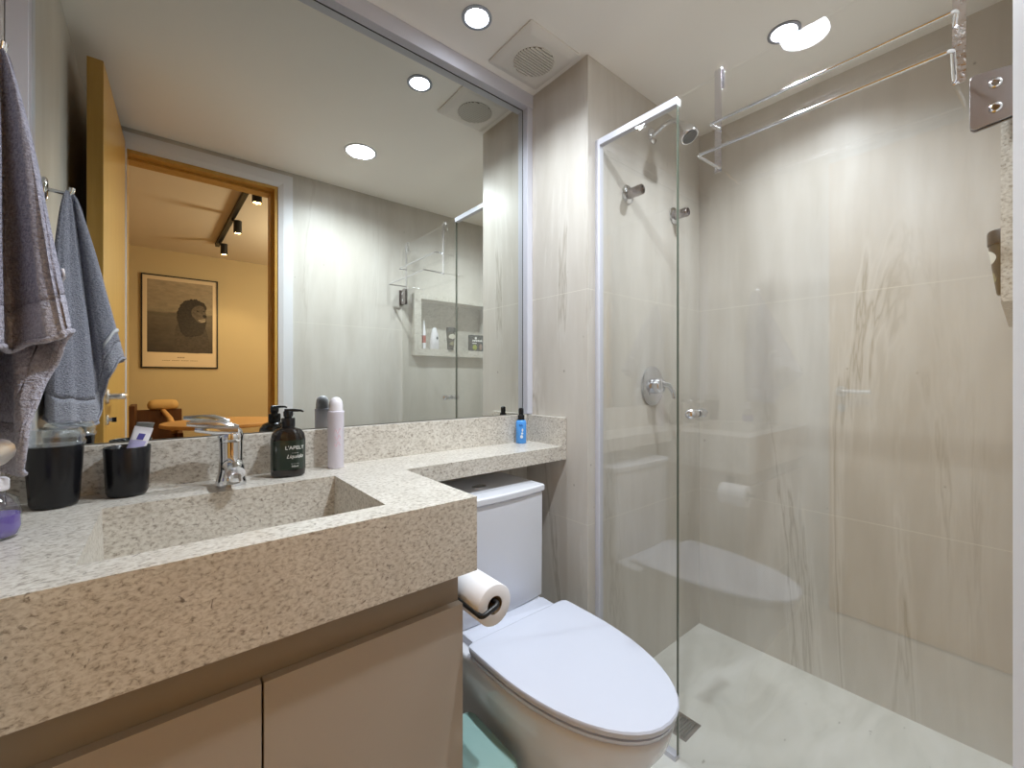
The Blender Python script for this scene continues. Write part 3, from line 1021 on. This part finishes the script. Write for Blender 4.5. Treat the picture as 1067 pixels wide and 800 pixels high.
lathe(b, [(0.009, 0.0), (0.009, 0.0012), (0.001, 0.0014)], (1.402, 0.0193, NF + 0.074), (0, 1, 0), 20, 0.8, 1.2)
obj('emblem', b, mat('dark_emblem', (60, 66, 70), 0.5), sb)
bt = thing('brown_bottle', 'dark brown tapered bottle with pale oval label, jutting out of the niche', 'bottle', (1.518, 0.026, NF))
def btr(z, hx_, hy_, dy):
    return [(1.518 + hx_ * math.cos(2 * PI * k / 28), 0.026 + dy + hy_ * math.sin(2 * PI * k / 28), NF + z) for k in range(28)]
b = BM()
loft(b, [btr(0, .020, .015, 0), btr(.004, .022, .017, 0), btr(.06, .027, .022, .002), btr(.116, .031, .026, .004)])
obj('body', b, mat('brown_plastic', (70, 62, 50), 0.35), bt, smooth=50)
b = BM()
loft(b, [btr(.1163, .0325, .0275, .004), btr(.145, .033, .028, .004), btr(.149, .031, .026, .004), btr(.150, .020, .016, .004)])
obj('cap', b, mat('dark_brown_cap', (34, 31, 30), 0.4), bt, smooth=50)
def front_patch(b, z, sx_, sz_):
    rows = []
    for i in range(9):
        v = -1 + 2 * i / 8
        zz = z + v * sz_
        f = max(0.0, min(1.0, zz / .116))
        hx_, hy_, dy = .021 + .0102 * f, .016 + .0102 * f, .004 * f
        w_ = max(0.06, math.sqrt(1 - v * v)) * sx_
        rows.append([(1.518 + w_ * u / 4, 0.026 + dy + hy_ * math.sqrt(1 - min(.98, (w_ * u / 4 / hx_) ** 2)) + 0.0007, NF + zz) for u in range(-4, 5)])
    loft(b, rows, cap=False, closed=False)
b = BM()
front_patch(b, .088, .024, .018)
obj('oval_label', b, mat('pale_print', (214, 210, 196), 0.5), bt)
b = BM()
front_patch(b, .042, .018, .014)
obj('khaki_label', b, mat('khaki_print', (150, 146, 110), 0.5), bt)
pk = thing('black_pack', 'square black pack with white lettering at the right end of the niche', 'pack', (1.760, 0.0, NF))
b = BM()
box(b, 1.703, -0.018, NF, 1.817, 0.018, NF + 0.114)
obj('box', b, mat('charcoal_pack', (66, 66, 64), 0.4), pk, smooth=0, bevel=0.003)
b = BM()
for k in range(6):
    x = 1.716 + k * 0.0145
    box(b, x, 0.0181, NF + .068, x + 0.011, 0.0187, NF + .079 + 0.002 * (k % 2))
lathe(b, [(0.009, 0), (0.009, 0.0006)], (1.745, 0.0181, NF + .092), (0, 1, 0), 20)
box(b, 1.716, 0.0181, NF + .052, 1.752, 0.0187, NF + .058)
obj('lettering', b, TXT, pk, smooth=0)
b = BM()
lathe(b, [(0.019, 0), (0.017, 0.0012), (0.004, 0.002)], (1.737, 0.0181, NF + .026), (0, 1, 0), 24)
obj('fruit_print', b, mat('yellow_green_print', (150, 160, 60), 0.5), pk)
b = BM()
lathe(b, [(0.016, 0), (0.014, 0.0012), (0.004, 0.002)], (1.787, 0.0181, NF + .030), (0, 1, 0), 24, 0.8, 1.4)
obj('leaf_print', b, mat('brown_pink_print', (150, 124, 108), 0.5), pk)

pk.location.x -= 0.032
bt.location.x -= 0.018

# ------------------------------------------------------------------ ceiling fittings
def downlight(name, label, x, y, r, lens_m, inset):
    watts, spread = (LAMP_W, 142) if inset else (PANEL_W, 158)
    light('downlight_beam', 'SPOT', (x, y, ZC - 0.009), watts, (0.86, 0.935, 1.0), spot_size=math.radians(spread), spot_blend=0.9, shadow_soft_size=0.014 if inset else 0.02)
    t_ = thing(name, label, 'ceiling light', (x, y, ZC))
    b = BM()
    lathe(b, [(r, -0.0005), (r, -0.0035), (r - 0.003, -0.0050), (r - 0.010, -0.0046), (r - 0.012, -0.0016), (r - 0.012, -0.0005)], (x, y, ZC), (0, 0, 1), 40, cap=False)
    obj('rim', b, RIM if inset else WHITE_TRIM, t_, smooth=50)
    b = BM()
    lathe(b, [(r - 0.0122, -0.0006), (r - 0.0122, -0.0030), (0.001, -0.0034)], (x, y, ZC), (0, 0, 1), 40)
    obj('diffuser', b, lens_m, t_, smooth=50)
downlight('downlight', 'small round downlight above the basin, beside the extractor vent', 0.738, 1.064, 0.046, LAMPM, True)
downlight('downlight', 'small round downlight in the ceiling inside the shower', 1.523, 0.488, 0.046, LAMPM, True)
downlight('ceiling_panel_light', 'wide round ceiling light by the doorway, seen in the mirror', 0.740, 0.448, 0.075, PANELM, False)

vx0, vy0 = 0.980, 1.072
vent = thing('extractor_vent', 'square white extractor vent with round slatted grille', 'vent', (vx0, vy0, ZC))
vh = 0.112
b = BM()
loft(b, [rrect(vx0, vy0, vh, vh, .008, ZC - 0.0005), rrect(vx0, vy0, vh, vh, .008, ZC - 0.006), rrect(vx0, vy0, vh - .022, vh - .022, .01, ZC - 0.017), rrect(vx0, vy0, vh - .03, vh - .03, .01, ZC - 0.0175)])
obj('cover', b, mat('vent_white', (226, 222, 216), 0.4), vent, smooth=30)
b = BM()
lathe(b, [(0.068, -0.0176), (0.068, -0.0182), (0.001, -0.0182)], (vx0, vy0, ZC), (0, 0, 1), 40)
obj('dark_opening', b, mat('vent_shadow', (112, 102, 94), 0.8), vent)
b = BM()
for k in range(14):
    s = -0.065 + k * 0.010
    hl = math.sqrt(max(0.0, 0.0685 ** 2 - s * s))
    box(b, vx0 - hl, vy0 + s - 0.0030, ZC - 0.0215, vx0 + hl, vy0 + s + 0.0030, ZC - 0.0180)
obj('grille_slats', b, mat('vent_slat_white', (222, 217, 210), 0.45), vent, smooth=0)

# ------------------------------------------------------------------ towel on its hook
def terry(name, rgb, lo):
    m = mat(name, rgb, 0.95, spec=0.1)
    t = NT(m)
    n1 = t.noise(t.pos((1, 1, 1)), 240, 3, 0.6)
    n2 = t.noise(t.pos((1, 1, 2.2)), 130, 2, 0.6, 0.5)
    c = t.ramp(n1, [(0.3, lo), (0.62, rgb)])
    t.l(c, t.b.inputs['Base Color'])
    h = t.math('ADD', n1, n2)
    t.bump(h, 0.9, 0.004)
    return m
TERRY = terry('grey_terry_cloth', (176, 175, 190), (134, 133, 148))
HEM = terry('grey_towel_hem', (186, 185, 198), (154, 152, 166))
hk = thing('towel_hook', 'chrome wall hook on the left wall carrying the towel', 'hook', (XL, 0.944, 1.575))
hz2 = 1.577
b = BM()
loft(b, [[(XL + xo, 0.944 + y * s, hz2 + z * s) for y, z in [((0.012 + 0.0) * math.cos(a) , 0.030 * math.sin(a)) for a in [2 * PI * k / 24 for k in range(24)]]] for xo, s in ((0.0005, 1), (0.005, 1), (0.008, 0.8))])
obj('wall_plate', b, CHROME, hk, smooth=40)
b = BM()
tube(b, [(XL + 0.007, 0.944, hz2), (XL + 0.045, 0.944, hz2 - 0.003), (XL + 0.050, 0.944, hz2 + 0.004), (XL + 0.051, 0.944, hz2 + 0.014)], [0.005, 0.005, 0.0055, 0.006], 12)
obj('peg', b, CHROME, hk, smooth=60)

tw = thing('hand_towel', 'grey terry hand towel hanging in folds from the wall hook', 'towel', (-0.17, 0.93, 0.99))
# hem outline of the hanging towel: (x, y, hem height), folds run between the points
HP = [(-.222, .80, 1.06), (-.206, .745, 1.110), (-.180, .722, 1.128), (-.158, .728, 1.138), (-.146, .770, 1.142), (-.150, .812, 1.138), (-.128, .790, 1.148), (-.108, .757, 1.150), (-.095, .748, 1.158),
      (-.090, .775, 1.164), (-.100, .815, 1.155), (-.122, .830, 1.10), (-.136, .815, 1.03), (-.142, .830, .985), (-.150, .865, .975), (-.172, .90, .978), (-.178, .945, .985), (-.196, .985, .985),
      (-.215, 1.0, 1.0), (-.226, .95, 1.01), (-.222, .88, 1.02)]
hookp = Vector((XL + 0.047, 0.944, 1.574))
def smooth_closed(P, k=4):
    out = []
    n = len(P)
    for i in range(n):
        p0, p1, p2, p3 = (Vector(P[(i + d) % n]) for d in (-1, 0, 1, 2))
        for j in range(k):
            t_ = j / k
            out.append(0.5 * ((2 * p1) + (p2 - p0) * t_ + (2 * p0 - 5 * p1 + 4 * p2 - p3) * t_ ** 2 + (3 * p1 - p0 - 3 * p2 + p3) * t_ ** 3))
    return out
hem = smooth_closed(HP, 5)
cen = sum((Vector(p) for p in HP), Vector()) / len(HP)
b = BM()
rings = []
NR = 44
for i in range(NR + 1):
    s = i / NR
    ring = []
    for k, hp in enumerate(hem):
        wdt = 0.09 + 0.91 * (s ** 0.72)
        base = hookp.lerp(Vector((cen.x, cen.y, 0)), s ** 1.1)
        x = base.x + (hp.x - cen.x) * wdt
        y = base.y + (hp.y - cen.y) * wdt
        z = hookp.z + 0.006 - (hookp.z + 0.006 - hp.z) * s
        # small extra creases
        nz = noise.noise(Vector((k * 0.35, s * 2.0, 3.0))) * 0.007 * s * (1 - 0.3 * s)
        x = max(XL + 0.004, x + nz)
        y += noise.noise(Vector((k * 0.3, s * 1.6, 9.0))) * 0.010 * s
        ring.append((x, y, z))
    rings.append(ring)
i_hem = int(NR * 0.90)
R = loft(b, rings[:i_hem + 1], cap=False)
b.faces.new(R[0])
o = obj('cloth', b, TERRY, tw, smooth=80)
so = o.modifiers.new('thickness', 'SOLIDIFY'); so.thickness = 0.005; so.offset = -1
b = BM()
loft(b, rings[i_hem:], cap=False)
o = obj('woven_border', b, HEM, tw, smooth=80)
so = o.modifiers.new('thickness', 'SOLIDIFY'); so.thickness = 0.005; so.offset = -1
b = BM()
k0, k1 = 46, 56
i0, i1 = int(NR * 0.80), int(NR * 0.80) + 1
def out_of(i, k, d):
    p = Vector(rings[i][k])
    c_ = sum((Vector(q) for q in rings[i]), Vector()) / len(rings[i])
    return p + (Vector((p.x - c_.x, p.y - c_.y, 0))).normalized() * d
loft(b, [[out_of(i, k, 0.0035) for k in range(k0, k1)] for i in (i0, i1)], cap=False, closed=False)
o = obj('woven_stripe', b, mat('white_cotton', (224, 222, 228), 0.9), tw, smooth=80)
so = o.modifiers.new('thickness', 'SOLIDIFY'); so.thickness = 0.003; so.offset = 0
# hem bead
b = BM()
last = [Vector(p) for p in rings[-1]]
tube(b, last + [last[0]], 0.0035, 8, cap=False)
obj('hem', b, HEM, tw, smooth=80)

# ------------------------------------------------------------------ next room: poster, track lamp, furniture
pX0, pX1, pZ0, pZ1 = -0.176, 0.474, 1.212, 2.186
pos = thing('framed_poster', 'framed poster of a lion on the wall of the next room', 'poster', (0.15, BY, pZ0))
b = BM()
fw = 0.012
box(b, pX0, BY + 0.0005, pZ0, pX0 + fw, BY + 0.024, pZ1)
box(b, pX1 - fw, BY + 0.0005, pZ0, pX1, BY + 0.024, pZ1)
box(b, pX0 + fw, BY + 0.0005, pZ0, pX1 - fw, BY + 0.024, pZ0 + fw)
box(b, pX0 + fw, BY + 0.0005, pZ1 - fw, pX1 - fw, BY + 0.024, pZ1)
obj('frame', b, BLACKM, pos, smooth=0)
obj('sheet', box(BM(), pX0 + fw, BY + 0.001, pZ0 + fw, pX1 - fw, BY + 0.012, pZ1 - fw), mat('poster_paper', (226, 206, 176), 0.6), pos, smooth=0)
ix0, ix1, iz0, iz1 = pX0 + 0.048, pX1 - 0.048, pZ0 + 0.165, pZ1 - 0.052
m = mat('photo_print', (150, 140, 124), 0.6)
t = NT(m)
g = t.n('ShaderNodeNewGeometry')
sx = t.n('ShaderNodeSeparateXYZ')
t.l(g.outputs['Position'], sx.inputs[0])
hz_n = t.math('MULTIPLY', t.noise(t.pos((3, 3, 3)), 1.5, 3), 0.05)
hgt = t.math('DIVIDE', t.math('SUBTRACT', t.math('ADD', sx.outputs['Z'], hz_n), iz0), iz1 - iz0)
c = t.ramp(hgt, [(0.0, (62, 54, 48)), (0.35, (92, 82, 70)), (0.585, (112, 102, 88)), (0.61, (150, 138, 118)), (1.0, (176, 160, 136))])
gr = t.ramp(t.noise(t.pos((1, 1, 2.5)), 14, 4, 0.6), [(0.3, (0.72, 0.72, 0.72, 1)), (0.7, BW1)])
c = t.mix(1.0, c, gr, 'MULTIPLY')
t.l(c, t.b.inputs['Base Color'])
obj('photo', box(BM(), ix0, BY + 0.0121, iz0, ix1, BY + 0.0124, iz1), m, pos, smooth=0)
W_, H_ = ix1 - ix0, iz1 - iz0
def blob(b, pts, y, k=5, jag=0.0):
    P = smooth_closed([(u, 0, v) for u, v in pts], k)
    if jag:
        P = [Vector((p.x, 0, p.z)) + Vector((noise.noise(Vector((i * 1.7, 0, 1))), 0, noise.noise(Vector((i * 1.7, 5, 1))))) * jag for i, p in enumerate(P)]
    q = [(ix0 + p.x * W_, BY + y, iz0 + p.z * H_) for p in P]
    q2 = [(x, yy + 0.0002, z) for x, yy, z in q]
    loft(b, [q, q2])
def print_mat(name, a, c_, sc=40):
    m = mat(name, a, 0.6)
    t = NT(m)
    t.l(t.ramp(t.noise(t.pos((1, 1, 1.5)), sc, 4, 0.7), [(0.3, a), (0.7, c_)]), t.b.inputs['Base Color'])
    return m
b = BM()
blob(b, [(0.42, 0.02), (0.40, 0.20), (0.43, 0.38), (0.55, 0.46), (0.72, 0.46), (0.86, 0.40), (0.93, 0.22), (0.95, 0.02)], 0.0126, 5, 0.006)
obj('lion_body_print', b, print_mat('lion_fur_dark', (56, 48, 42), (84, 74, 64)), pos, smooth=0)
b = BM()
blob(b, [(0.455, 0.60), (0.50, 0.69), (0.58, 0.745), (0.68, 0.775), (0.79, 0.760), (0.87, 0.715), (0.90, 0.65), (0.88, 0.58), (0.90, 0.47), (0.87, 0.35), (0.82, 0.27), (0.72, 0.24), (0.60, 0.23), (0.51, 0.28), (0.46, 0.40), (0.435, 0.50)], 0.0130, 5, 0.022)
obj('lion_mane_print', b, print_mat('lion_mane_dark', (30, 25, 22), (62, 53, 45), 45), pos, smooth=0)
b = BM()
blob(b, [(0.66, 0.60), (0.70, 0.66), (0.77, 0.69), (0.84, 0.68), (0.875, 0.63), (0.895, 0.57), (0.905, 0.52), (0.89, 0.465), (0.83, 0.44), (0.76, 0.45), (0.71, 0.50), (0.67, 0.54)], 0.0134)
obj('lion_face_print', b, print_mat('lion_face_grey', (70, 61, 52), (108, 96, 82), 26), pos, smooth=0)
INK = mat('lion_ink', (20, 16, 14), 0.6)
PALE = mat('lion_muzzle_pale', (166, 154, 136), 0.6)
for (nm, pts, yo, mm) in (('lion_muzzle_print', [(0.765, 0.475), (0.81, 0.488), (0.87, 0.498), (0.885, 0.480), (0.865, 0.458), (0.81, 0.452)], 0.0138, PALE),
        ('lion_nose_print', [(0.835, 0.548), (0.870, 0.560), (0.900, 0.545), (0.895, 0.522), (0.86, 0.516)], 0.0142, INK),
        ('lion_eye_print', [(0.735, 0.610), (0.755, 0.616), (0.775, 0.604), (0.755, 0.600)], 0.0142, INK),
        ('lion_eye_print', [(0.845, 0.612), (0.860, 0.616), (0.872, 0.606), (0.858, 0.602)], 0.0142, INK),
        ('lion_mouth_print', [(0.77, 0.470), (0.82, 0.480), (0.885, 0.486), (0.88, 0.478), (0.82, 0.470)], 0.0144, INK)):
    b = BM()
    blob(b, pts, yo)
    obj(nm, b, mm, pos, smooth=0)
b = BM()
xx = (pX0 + pX1) / 2
for k in range(5):
    box(b, xx - 0.032 + k * 0.013, BY + 0.0121, pZ0 + 0.108, xx - 0.032 + k * 0.013 + 0.009, BY + 0.0124, pZ0 + 0.118)
obj('title_print', b, mat('title_ink', (120, 104, 84), 0.6), pos, smooth=0)
b = BM()
for k in range(24):
    if k % 6 != 5:
        box(b, xx - 0.155 + k * 0.013, BY + 0.0121, pZ0 + 0.078, xx - 0.155 + k * 0.013 + 0.010, BY + 0.0124, pZ0 + 0.083)
obj('caption_print', b, mat('caption_ink', (120, 104, 84), 0.6), pos, smooth=0)

trk = thing('track_lamp', 'black ceiling track lamp with three cylinder spots in the next room', 'track light', (0.47, -2.0, BZ - 0.03))
tx0, ty0, tx1, ty1 = 0.470, -0.55, 0.418, -2.66
b = BM()
dv = Vector((tx1 - tx0, ty1 - ty0, 0)).normalized()
sv = Vector((-dv.y, dv.x, 0)) * 0.017
A, B_ = Vector((tx0, ty0, 0)), Vector((tx1, ty1, 0))
q = [A + sv, A - sv, B_ - sv, B_ + sv]
loft(b, [[(p.x, p.y, BZ - 0.032) for p in q], [(p.x, p.y, BZ - 0.0005) for p in q]])
obj('track', b, BLACKM, trk, smooth=0)
for sfrac in (0.145, 0.527, 0.905):
    c_ = A.lerp(B_, sfrac)
    b = BM()
    tube(b, [(c_.x + 0.0, c_.y, BZ - 0.032), (c_.x, c_.y, BZ - 0.055)], 0.008, 10)
    cx_ = c_.x + 0.035
    tube(b, [(c_.x, c_.y, BZ - 0.050), (cx_, c_.y, BZ - 0.050)], 0.007, 10)
    lathe(b, [(0.030, -0.045), (0.030, -0.150), (0.026, -0.150), (0.025, -0.140), (0.002, -0.140)], (cx_, c_.y, BZ), (0, 0, 1), 28)
    spo = obj('spot', b, BLACKM, trk, smooth=40)
    b = BM()
    lathe(b, [(0.0245, -0.1405), (0.0245, -0.143), (0.002, -0.145)], (cx_, c_.y, BZ), (0, 0, 1), 24)
    obj('lens', b, WARML, spo, smooth=40)
    tgt = Vector((cx_ + 0.15, BY, 0.9)) - Vector((cx_, c_.y, BZ - 0.16))
    l = light('track_spot_light', 'SPOT', (cx_, c_.y, BZ - 0.160), SPOT_W, (1.0, 0.72, 0.38), spot_size=math.radians(75), spot_blend=0.6, shadow_soft_size=0.02)
    l.rotation_euler = tgt.to_track_quat('-Z', 'Y').to_euler()

tab = thing('round_table', 'round orange wood table in the next room, seen in the mirror', 'table', (0.42, -2.05, FZ))
b = BM()
lathe(b, [(0.43, 0.690), (0.45, 0.696), (0.45, 0.716), (0.445, 0.722), (0.001, 0.722)], (0.42, -2.05, 0), (0, 0, 1), 56)
obj('table_top', b, TABLEWOOD, tab, smooth=40)
b = BM()
lathe(b, [(0.24, FZ), (0.24, 0.012), (0.05, 0.03), (0.04, 0.10), (0.04, 0.66), (0.10, 0.69)], (0.42, -2.05, 0), (0, 0, 1), 32)
obj('pedestal', b, TABLEWOOD, tab, smooth=40)

ch = thing('dark_chair', 'dark brown box armchair with tan cushion in the next room', 'armchair', (-0.12, -2.60, FZ))
b = BM()
box(b, -0.235, -2.92, FZ + 0.002, 0.145, -2.86, 0.80)
box(b, -0.235, -2.86, FZ + 0.002, -0.19, -2.42, 0.86)
box(b, -0.19, -2.86, 0.30, 0.145, -2.44, 0.40)
box(b, 0.10, -2.86, FZ + 0.002, 0.145, -2.44, 0.60)
obj('body', b, DARKWOOD, ch, smooth=0, bevel=0.006)
b = BM()
loft(b, [rrect(0.0, -2.89, .10, .045, .04, .800), rrect(0.0, -2.89, .115, .06, .05, .815), rrect(0.0, -2.89, .12, .062, .05, .850), rrect(0.0, -2.89, .105, .05, .045, .885), rrect(0.0, -2.89, .07, .03, .028, .895)])
obj('cushion', b, TAN, ch, smooth=60)
b = BM()
tube(b, [(0.0, -2.86, 0.79), (0.05, -2.72, 0.72), (0.085, -2.60, 0.60)], [0.02, 0.024, 0.028], 14)
obj('arm_rail', b, TABLEWOOD, ch, smooth=60)
